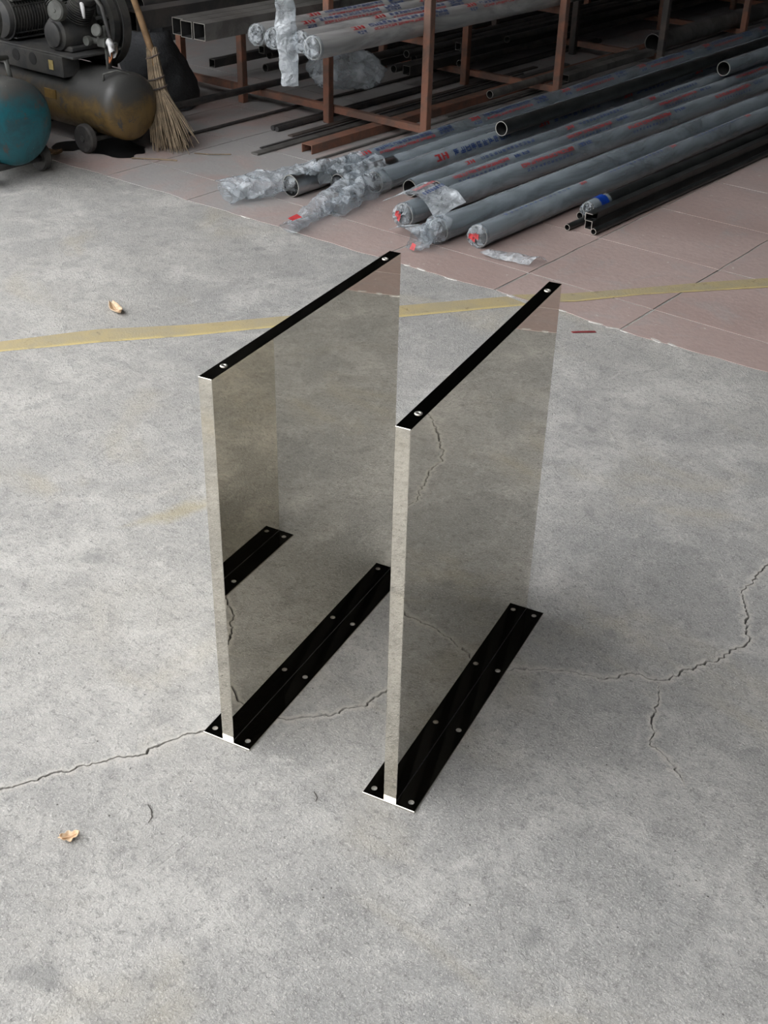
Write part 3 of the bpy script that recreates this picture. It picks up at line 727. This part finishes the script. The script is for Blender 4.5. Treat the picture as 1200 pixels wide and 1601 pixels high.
ob('blue_tape', (V, F), 'bluebag', e, True)

# ------------------------------------------------------------------ hanging sleeve and plastic bundle
tube('round_tube', 'dark round tube on the upper tier carrying the hanging sleeve', 'tube', -3.56, 3.62, 9.2, 1.088 + .025, .024, 'steelbar')
def hangfn(u, v):
    z = .335 + (1.14 - .335) * u; t = 2 * PI * v; w = .034 + .010 * math.sin(PI * min(1, u * 2.2)) ; k = .022
    return Vector((-3.545 - .018 * u + w * math.cos(t) * .8, 3.775 + w * math.cos(t) * .62 - .03 * u - k * math.sin(t) * .6, z + .0 * t))
V, F = sheet(hangfn, 70, 22, .008, 20, 51)
single('hanging_plastic_sleeve', (V, F), 'filmw', 'long crinkled plastic sleeve hanging in front of the shelf pipes', 'plastic', smooth=True)
V = []; F = []; n = 30; mm = 22; C0 = Vector((-3.95, 4.60, .215))
for i in range(mm + 1):
    for j in range(n):
        a = PI * i / mm; t = 2 * PI * j / n; d = Vector((math.sin(a) * math.cos(t), math.sin(a) * math.sin(t), math.cos(a)))
        q = 1 + .30 * nz(d, 2.2, 3) + .22 * nz(d, 5.5, 8)
        p = C0 + Vector((d.x * .15 * q * .77 + d.y * .06, d.y * .09 * q + d.x * .10, d.z * .10 * q)); p.z = max(p.z, .1215); V.append(p)
for i in range(mm):
    for j in range(n): j2 = (j + 1) % n; F.append((i * n + j, (i + 1) * n + j, (i + 1) * n + j2, i * n + j2))
single('plastic_bundle', (V, F), 'film', 'crumpled clear plastic bundle on the bars below the shelf', 'plastic', smooth=True)

# ------------------------------------------------------------------ broom
bt = Vector((-4.085, 3.55, .012)); bk = Vector((-4.215, 3.61, .40)); ax = (bk - bt).normalized()
hd = Vector((-4.215, 3.61, .40)); ht = Vector((-4.235, 3.42, .98))
br = empty('straw_broom', (bt.x, bt.y, 0), 0, 'straw broom with wooden handle standing bristles down beside the brown compressor', 'broom')
def loc(vf, o): return ([tuple(Vector(v) - Vector((o.location.x, o.location.y, 0))) for v in vf[0]],) + tuple(vf[1:])
ob('handle', loc(sweep([bk + (bt - bk) * .15, bk, bk.lerp(ht, .3) + Vector((.004, 0, 0)), bk.lerp(ht, .65), ht], [.017, .016, .014, .0135, .012], 10), br), 'wood', br, True)
V = []; F = []; rb = random.Random(3); side = Vector((.80, .60, 0)).normalized(); dep = Vector((-.6, .8, 0)).normalized()
for k in range(260):
    a = rb.uniform(-1, 1); c = rb.uniform(-1, 1); q = math.sqrt(max(0, 1 - a * a * .6)); L = rb.uniform(.80, 1.04)
    p0 = bk + side * a * .020 + dep * c * .017 * q + Vector((0, 0, rb.uniform(-.02, .02)))
    p1 = bk.lerp(bt, .38) + side * a * .034 + dep * c * .024 * q
    p2 = bk.lerp(bt, L) + side * (a * .078 + .012) + dep * c * .05 * q + Vector((rb.uniform(-.012, .012), rb.uniform(-.012, .012), 0))
    if rb.random() < .1: p2 += side * rb.uniform(.0, .09)
    p2.z = max(p2.z, TOP + .004); p1.z = max(p1.z, .02)
    mid = p1.lerp(p2, .55) + side * a * .004 + Vector((rb.uniform(-.006, .006), rb.uniform(-.006, .006), 0))
    V, F, _ = join((V, F), sweep([p0, p1, mid, p2], [.0026, .0028, .0022, .0012], 4))
tag(ob('bristles', loc((V, F), br), 'straw', br), None, None, kind='stuff')
for t, rr_ in ((.05, .026), (.27, .034), (.37, .038)):
    c = bk.lerp(bt, t); pts = [c + side * (rr_ + .004) * math.cos(a) + dep * rr_ * .85 * math.sin(a) + Vector((0, 0, .012 * math.cos(a))) for a in [k * PI / 10 for k in range(21)]]
    ob('binding_cord', loc(sweep(pts, .0035, 6), br), 'rustdark', br, True)
single('loose_straw', sweep([(-4.11, 3.36, TOP + .004), (-4.02, 3.42, TOP + .005), (-3.94, 3.47, TOP + .004)], .003, 6), 'straw', 'single loose straw on the floor in front of the broom', 'straw')
single('loose_straw', sweep([(-3.97, 3.60, TOP + .004), (-3.90, 3.63, TOP + .006), (-3.84, 3.70, TOP + .004)], .0022, 6), 'straw', 'wispy loose straw to the right of the broom tip', 'straw')

# ------------------------------------------------------------------ dark sack
V = []; F = []; n = 28; mm = 16
for i in range(mm + 1):
    t = i / mm; z = .008 + .36 * t; sq = (1 - max(0, t - .55) * .9) * (1 if t < 1 else .3)
    for j in range(n):
        a = 2 * PI * j / n; x = .17 * sq * math.copysign(abs(math.cos(a)) ** .8, math.cos(a)); y = .15 * sq * math.copysign(abs(math.sin(a)) ** .8, math.sin(a))
        q = 1 + .16 * nz((x, y, z), 9, 4) + .1 * nz((x, y, z), 22, 6); V.append((x * q - .08 * t, y * q, max(TOP + .003, z + .02 * nz((x, y, z), 10, 9) * t)))
for i in range(mm):
    for j in range(n): j2 = (j + 1) % n; F.append((i * n + j, i * n + j2, (i + 1) * n + j2, (i + 1) * n + j))
F.append(tuple(mm * n + j for j in range(n)))
e = empty('dark_sack', (-4.72, 4.10, 0), .4, 'slumped dark woven sack on the floor between broom and rack', 'sack')
ob('sack_body', (V, F), 'sack', e, True)
V = [(v[0] * .8 - .07, v[1] * .8, v[2]) for v in [(.10 * math.cos(a) * (1 + .25 * ((k * 7) % 3 - 1)), .09 * math.sin(a), .355 + .035 * ((k * 5) % 3) * h) for h in (0, 1) for k, a in enumerate([2 * PI * q / 24 for q in range(24)])]]
ob('frayed_mouth', (V, [(k, (k + 1) % 24, 24 + (k + 1) % 24, 24 + k) for k in range(24)]), 'sack', e)

# ------------------------------------------------------------------ compressors
def wheel(parent, x, y, r, w=.035):
    t = ob('wheel', lathe([(-w / 2, r * .55), (-w / 2, r * .9), (-w * .3, r), (w * .3, r), (w / 2, r * .9), (w / 2, r * .55)], (x, y, r + TOP + .001), (0, 1, 0), 26), 'rubber', parent, 'auto')
    ob('hub', lathe([(-w * .62, .0), (-w * .62, r * .2), (-w * .35, r * .25), (-w * .35, r * .56), (w * .35, r * .56), (w * .35, r * .25), (w * .62, r * .2), (w * .62, 0)], (x, y, r + TOP + .001), (0, 1, 0), 18), 'iron', t, 'auto')
    return t
def fins(c, ax, r, n, pitch, t=.004, core=.75, seg=24):
    prof = []
    for k in range(n):
        s = (k - n / 2) * pitch; prof += [(s, r * core), (s, r), (s + t, r), (s + t, r * core)]
    return lathe([(-n / 2 * pitch - .001, 0)] + prof + [(n / 2 * pitch + .001, 0)], c, ax, seg)
def tank(parent, mat, r, zc, L):
    prof = [(0, 0)] + [(-.42 * r * (1 - math.cos(a)), r * math.sin(a)) for a in [PI / 2 * k / 9 for k in range(1, 10)]]
    back = [(-L - s - 2 * .42 * r + .0, q) for s, q in [(-p[0] * -1, p[1]) for p in prof]]
    back = [(-L - .84 * r - p[0], p[1]) for p in prof][::-1]
    return ob('tank', lathe(prof + [(-.42 * r - .012, r + .0015), (-.42 * r - .024, r)] + back, (0, 0, zc), (1, 0, 0), 36), mat, parent, True)

# brown one: local x points along the tank to its visible end, origin under that end's apex
cb = empty('air_compressor', (-4.105, 3.42, 0), 0, 'air compressor with gold-brown sooty tank beside the broom', 'compressor')
tk = tank(cb, 'brown', .142, .205, .80)
ob('nameplate', loc(bbox(-.46, -.38, -.1435, -.1395, .205, .245, .001), empty_ := type('o', (), {'location': Vector((0, 0, 0))})), 'brass', tk)
for y in (-.13, .14): wheel(cb, -.22, y, .062)
ob('axle_bracket', join(bbox(-.25, -.19, -.11, .12, .048, .070, .004), bbox(-.23, -.21, -.09, -.075, .06, .12, .002), bbox(-.23, -.21, .075, .09, .06, .12, .002)), 'iron', cb)
for q in (-.11, .08): ob('front_foot', bbox(-.80, -.76, q, q + .03, TOP + .001, .12, .004), 'iron', cb)
sd = ob('saddle_plate', join(bbox(-.90, -.22, -.15, .15, .395, .405, .002), bbox(-.90, -.30, -.152, -.146, .31, .395, .002), bbox(-.90, -.30, .146, .152, .31, .395, .002), bbox(-.305, -.298, -.15, -.06, .31, .395, .001)), 'iron', cb)
for q in (-.62, -.50): ob('saddle_slot', lathe([(0, .026), (.001, .026), (.001, .0)], (q, -.1525, .362), (0, -1, 0), 16), 'bore', sd)
ob('card_tag', bbox(-.385, -.355, -.1575, -.1545, .335, .375, .001), 'tagm', sd)
# pump
cc = ob('crankcase', lathe([(-.10, .0), (-.10, .05), (-.092, .068), (-.05, .078), (-.0, .08), (.05, .078), (.09, .066), (.10, .05), (.10, 0)], (-.37, -.02, .475), (0, 1, 0), 22), 'iron', cb, 'auto')
ob('crankcase_base', bbox(-.45, -.29, -.10, .08, .405, .43, .006), 'iron', cb)
ob('crankcase_cover', lathe([(0, .052), (.012, .052), (.016, .044), (.016, 0)], (-.37, -.12, .475), (0, -1, 0), 20), 'iron', cc, 'auto')
for s, nm in ((-1, 'a'), (1, 'b')):
    d = Vector((s * .55, 0, .83)).normalized(); c0 = Vector((-.37, -.02, .475))
    cy = ob('finned_cylinder', fins(c0 + d * .125, d, .058, 8, .011), 'iron', cb, 'auto')
    ob('cylinder_head', lathe([(0, .0), (0, .05), (.006, .052), (.03, .052), (.036, .044), (.036, 0)], c0 + d * .172, d, 20), 'iron', cy, 'auto')
ob('air_filter', lathe([(0, 0), (0, .036), (.006, .042), (.034, .042), (.040, .036), (.040, .008), (.043, .006), (.043, 0)], (-.315, -.115, .575), (.25, -1, .15), 24), 'greyiron', cb, 'auto')
ob('discharge_pipe', sweep([(-.30, -.02, .63), (-.22, -.03, .66), (-.16, -.02, .60), (-.15, 0, .48), (-.17, 0, .34)], .009, 10), 'iron', cb, True)
# flywheel with spokes, belt guard
fw = ob('flywheel', lathe([(-.016, .125), (-.016, .155), (.016, .155), (.016, .125)], (-.37, .10, .50), (0, 1, 0), 40, closed=True), 'iron', cb, 'auto')
V, F = [], []
for k in range(5):
    a = 2 * PI * k / 5 + .3; d = Vector((math.cos(a), 0, math.sin(a))); V, F, _ = join((V, F), sweep([Vector((-.37, .10, .50)) + d * .02, Vector((-.37, .10, .50)) + d * .13], [.016, .011], 8))
V, F, _ = join((V, F), lathe([(-.02, 0), (-.02, .03), (.02, .03), (.02, 0)], (-.37, .10, .50), (0, 1, 0), 16))
ob('spokes', (V, F), 'iron', fw, 'auto')
gd = ob('belt_guard', join(lathe([(-.004, .165), (-.004, .188), (.004, .188), (.004, .165)], (-.37, .135, .50), (0, 1, 0), 40, closed=True), lathe([(-.002, 0), (-.002, .18), (.002, .18), (.002, 0)], (-.37, .145, .50), (0, 1, 0), 40)), 'iron', cb, 'auto')
ob('guard_rim', lathe([(-.03, .185), (-.03, .189), (.014, .189), (.014, .185)], (-.37, .135, .50), (0, 1, 0), 40, closed=True), 'iron', gd, 'auto')
mo = ob('motor', fins(Vector((-.72, -.03, .50)), (0, 1, 0), .095, 13, .015, .006, .86, 28), 'iron', cb, 'auto')
ob('motor_endbell', lathe([(0, .088), (.018, .082), (.03, .05), (.032, 0)], (-.72, -.13, .50), (0, -1, 0), 24), 'iron', mo, 'auto')
ob('motor_fins', join(*[box(-.80, -.64, -.12, .06, .485 + .022 * k, .490 + .022 * k) for k in range(-3, 5)]), 'iron', mo)
ob('terminal_box', bbox(-.78, -.70, -.08, .0, .60, .64, .004), 'iron', mo)
ob('motor_pulley', lathe([(-.02, 0), (-.02, .05), (0, .042), (.02, .05), (.02, 0)], (-.72, .10, .50), (0, 1, 0), 22), 'iron', mo, 'auto')
ob('drive_belt', join(sweep([(-.37, .10, .657), (-.72, .10, .552)], .007, 6), sweep([(-.37, .10, .343), (-.72, .10, .448)], .007, 6)), 'rubber', cb)
# valve block, gauge and fittings on the tank end
vb = ob('valve_block', join(bbox(-.205, -.155, -.03, .02, .435, .475, .004), sweep([(-.18, 0, .33), (-.18, 0, .52)], .008, 8), sweep([(-.28, -.01, .452), (-.10, -.01, .452)], .012, 10), lathe([(0, .0), (0, .02), (.02, .02), (.02, 0)], (-.25, -.03, .455), (0, -1, 0), 14)), 'greyiron', cb, 'auto')
ob('pressure_gauge', lathe([(0, 0), (0, .024), (.014, .026), (.018, .022), (.018, 0)], (-.18, -.035, .505), (.3, -1, .2), 18), 'greyiron', vb, 'auto')
ob('outlet_valve', sweep([(-.11, -.01, .45), (-.085, -.03, .43), (-.06, -.06, .425)], .011, 8), 'cut', vb, True)
ob('carry_handle', sweep([(-.115, -.085, .305), (-.11, -.085, .345), (-.07, -.045, .36), (-.05, .0, .345), (-.05, .01, .29)], .005, 8), 'greyiron', cb, True)
ob('white_rag', sheet(lambda u, v: Vector((-.12 + .075 * u, -.03 - .045 * u + .016 * math.cos(6.28 * v), .468 - .035 * u + .014 * math.sin(6.28 * v))), 10, 12, .006, 40, 61), 'rag', cb, True)
ob('orange_cord', sweep([(-.055, -.075, .44), (-.045, -.085, .42), (-.055, -.09, .40), (-.065, -.08, .42)], .0035, 6), 'orange', cb, True)
ob('white_lever', sweep([(-.255, -.05, .63), (-.235, -.06, .585), (-.225, -.065, .55)], [.009, .009, .006], 8), 'rag', cb, True)

# teal one
ct = empty('air_compressor', (-4.12, 2.85, 0), 0, 'air compressor with scuffed teal tank cut off by the left edge', 'compressor')
tk = tank(ct, 'teal', .168, .235, .85)
for y in (.14, -.14): wheel(ct, -.13, y, .06)
ob('axle_bracket', join(bbox(-.16, -.10, -.13, .13, .05, .072, .004)), 'iron', ct)
for q in (-.12, .08): ob('front_foot', bbox(-.85, -.80, q, q + .04, TOP + .001, .12, .004), 'iron', ct)
ob('tow_bar', sweep([(.02, -.55, .075), (-.06, -.12, .08), (-.11, .12, .065)], .012, 8), 'iron', ct, True)
ob('carry_handle', join(sweep([(-.20, -.16, .452), (-.19, -.02, .462), (-.20, .095, .452)], .010, 8), sweep([(-.20, .085, .455), (-.20, .10, .35)], .010, 8), sweep([(-.20, -.15, .455), (-.20, -.12, .34)], .010, 8)), 'greyiron', ct, True)
ob('saddle_plate', bbox(-.90, -.28, -.15, .15, .425, .435, .002), 'iron', ct)
pu = ob('pulley', lathe([(-.03, .10), (-.03, .150), (-.012, .140), (.012, .140), (.03, .150), (.03, .10)], (-.37, .03, .585), (.55, -.83, 0), 40, closed=True), 'greyiron', ct, 'auto')
V, F = lathe([(-.03, 0), (-.03, .03), (.03, .03), (.03, 0)], (-.37, .03, .585), (.55, -.83, 0), 16)
for k in range(4):
    a = 2 * PI * k / 4 + .5; q = Vector((.83, .55, 0)) * math.cos(a) + Vector((0, 0, 1)) * math.sin(a); V, F, _ = join((V, F), sweep([Vector((-.37, .03, .585)) + q * .02, Vector((-.37, .03, .585)) + q * .115], .012, 8))
ob('spokes', (V, F), 'greyiron', pu, 'auto')
ob('pump_body', join(lathe([(-.09, 0), (-.09, .06), (0, .075), (.09, .06), (.09, 0)], (-.52, .06, .52), (0, 1, 0), 20), fins(Vector((-.52, .06, .64)), (0, 0, 1), .06, 9, .012)), 'iron', ct, 'auto')
ob('motor', fins(Vector((-.78, 0, .53)), (0, 1, 0), .09, 13, .015, .006, .86), 'iron', ct, 'auto')
ob('air_hose', sweep([(-.30, -.12, .62), (-.27, -.03, .58), (-.255, .04, .52), (-.27, .07, .46), (-.33, .06, .442)], .007, 8), 'greyiron', ct, True)
ob('chrome_bracket', join(bbox(-.25, -.235, -.14, -.10, .50, .56, .002)), 'cut', ct)
ob('chrome_lever', sweep([(-.30, .06, .70), (-.285, .055, .665), (-.27, .06, .645)], .006, 8), 'cut', ct, True)

# ------------------------------------------------------------------ leaves and scraps
def leafmesh(L, W, curl, fold, seed, lobes=0.):
    V = []; F = []; nu, nv = 14, 6
    for i in range(nu + 1):
        u = i / nu; w = W * math.sin(PI * min(1, .06 + .94 * u)) ** .7 * (1 + lobes * math.sin(u * 17))
        for j in range(nv + 1):
            v = j / nv * 2 - 1; y = w * v * .5; x = L * (u - .5)
            z = curl * (4 * (u - .5) ** 2) + fold * abs(v) ** 1.5 + .003 * nz((x * 60, y * 60, 0), 1, seed)
            V.append((x + .002 * nz((x * 50, y * 50, 2), 1, seed), y, z))
    zm = min(p[2] for p in V); V = [(x, y, z - zm) for x, y, z in V]; w = nv + 1
    for i in range(nu):
        for j in range(nv): a = i * w + j; F.append((a, a + w, a + w + 1, a + 1))
    return V, F
def leaf(pos, rz, L, W, curl, fold, mat, label, seed, lobes=0., stem=True):
    e = empty('dry_leaf', pos, rz, label, 'leaf')
    b = ob('blade', leafmesh(L, W, curl, fold, seed, lobes), mat, e, True); md = b.modifiers.new('thickness', 'SOLIDIFY'); md.thickness = .0012
    ob('midrib', sweep([(-L * .62, .002, curl * 1.1 + .002), (-L * .4, 0, curl * .7 + .002), (0, 0, .0025), (L * .4, 0, curl * .62 + .0025)], [.0012, .0012, .001, .0006], 5), mat, e, True)
leaf((-2.852, 2.214, .002), math.radians(-20), .085, .036, .010, .010, 'leaf', 'curled tan dry leaf on the concrete beyond the yellow line', 3)
leaf((-1.219, .742, .002), math.radians(62), .030, .020, .004, .006, 'leaf', 'small crumpled tan leaf on the concrete in the left foreground', 8, .25)
leaf((-4.395, 3.165, TOP + .004), math.radians(40), .075, .06, .012, .014, 'leafd', 'brown dry leaf lying beside the wheel of the teal compressor', 5)
single('red_scrap', ([(v[0] - 1.655, v[1] + 3.072, v[2] + .0012) for v in slab([(-.028, -.022), (-.018, -.026), (.0, -.006), (.022, .014), (.034, .027), (.026, .032), (.008, .016), (-.012, -.004)], .002, .0005)[0]], slab([(0, 0)] * 8)[1]), 'scrapred', 'small dull red scrap strip on the concrete near the tile edge', 'scrap')

def twig(pts, label):
    single('twig', sweep([(x, y, .002) for x, y in pts], [.0009] * (len(pts) - 1) + [.0006], 6), 'twig', label, 'twig', smooth=True)
twig([(-1.178, .872), (-1.166, .868), (-1.152, .858), (-1.147, .845)], 'small curved dark twig on the concrete below the left crack')
twig([(-.985, 1.075), (-.972, 1.068), (-.968, 1.06)], 'tiny bent twig on the concrete between the two panel legs')
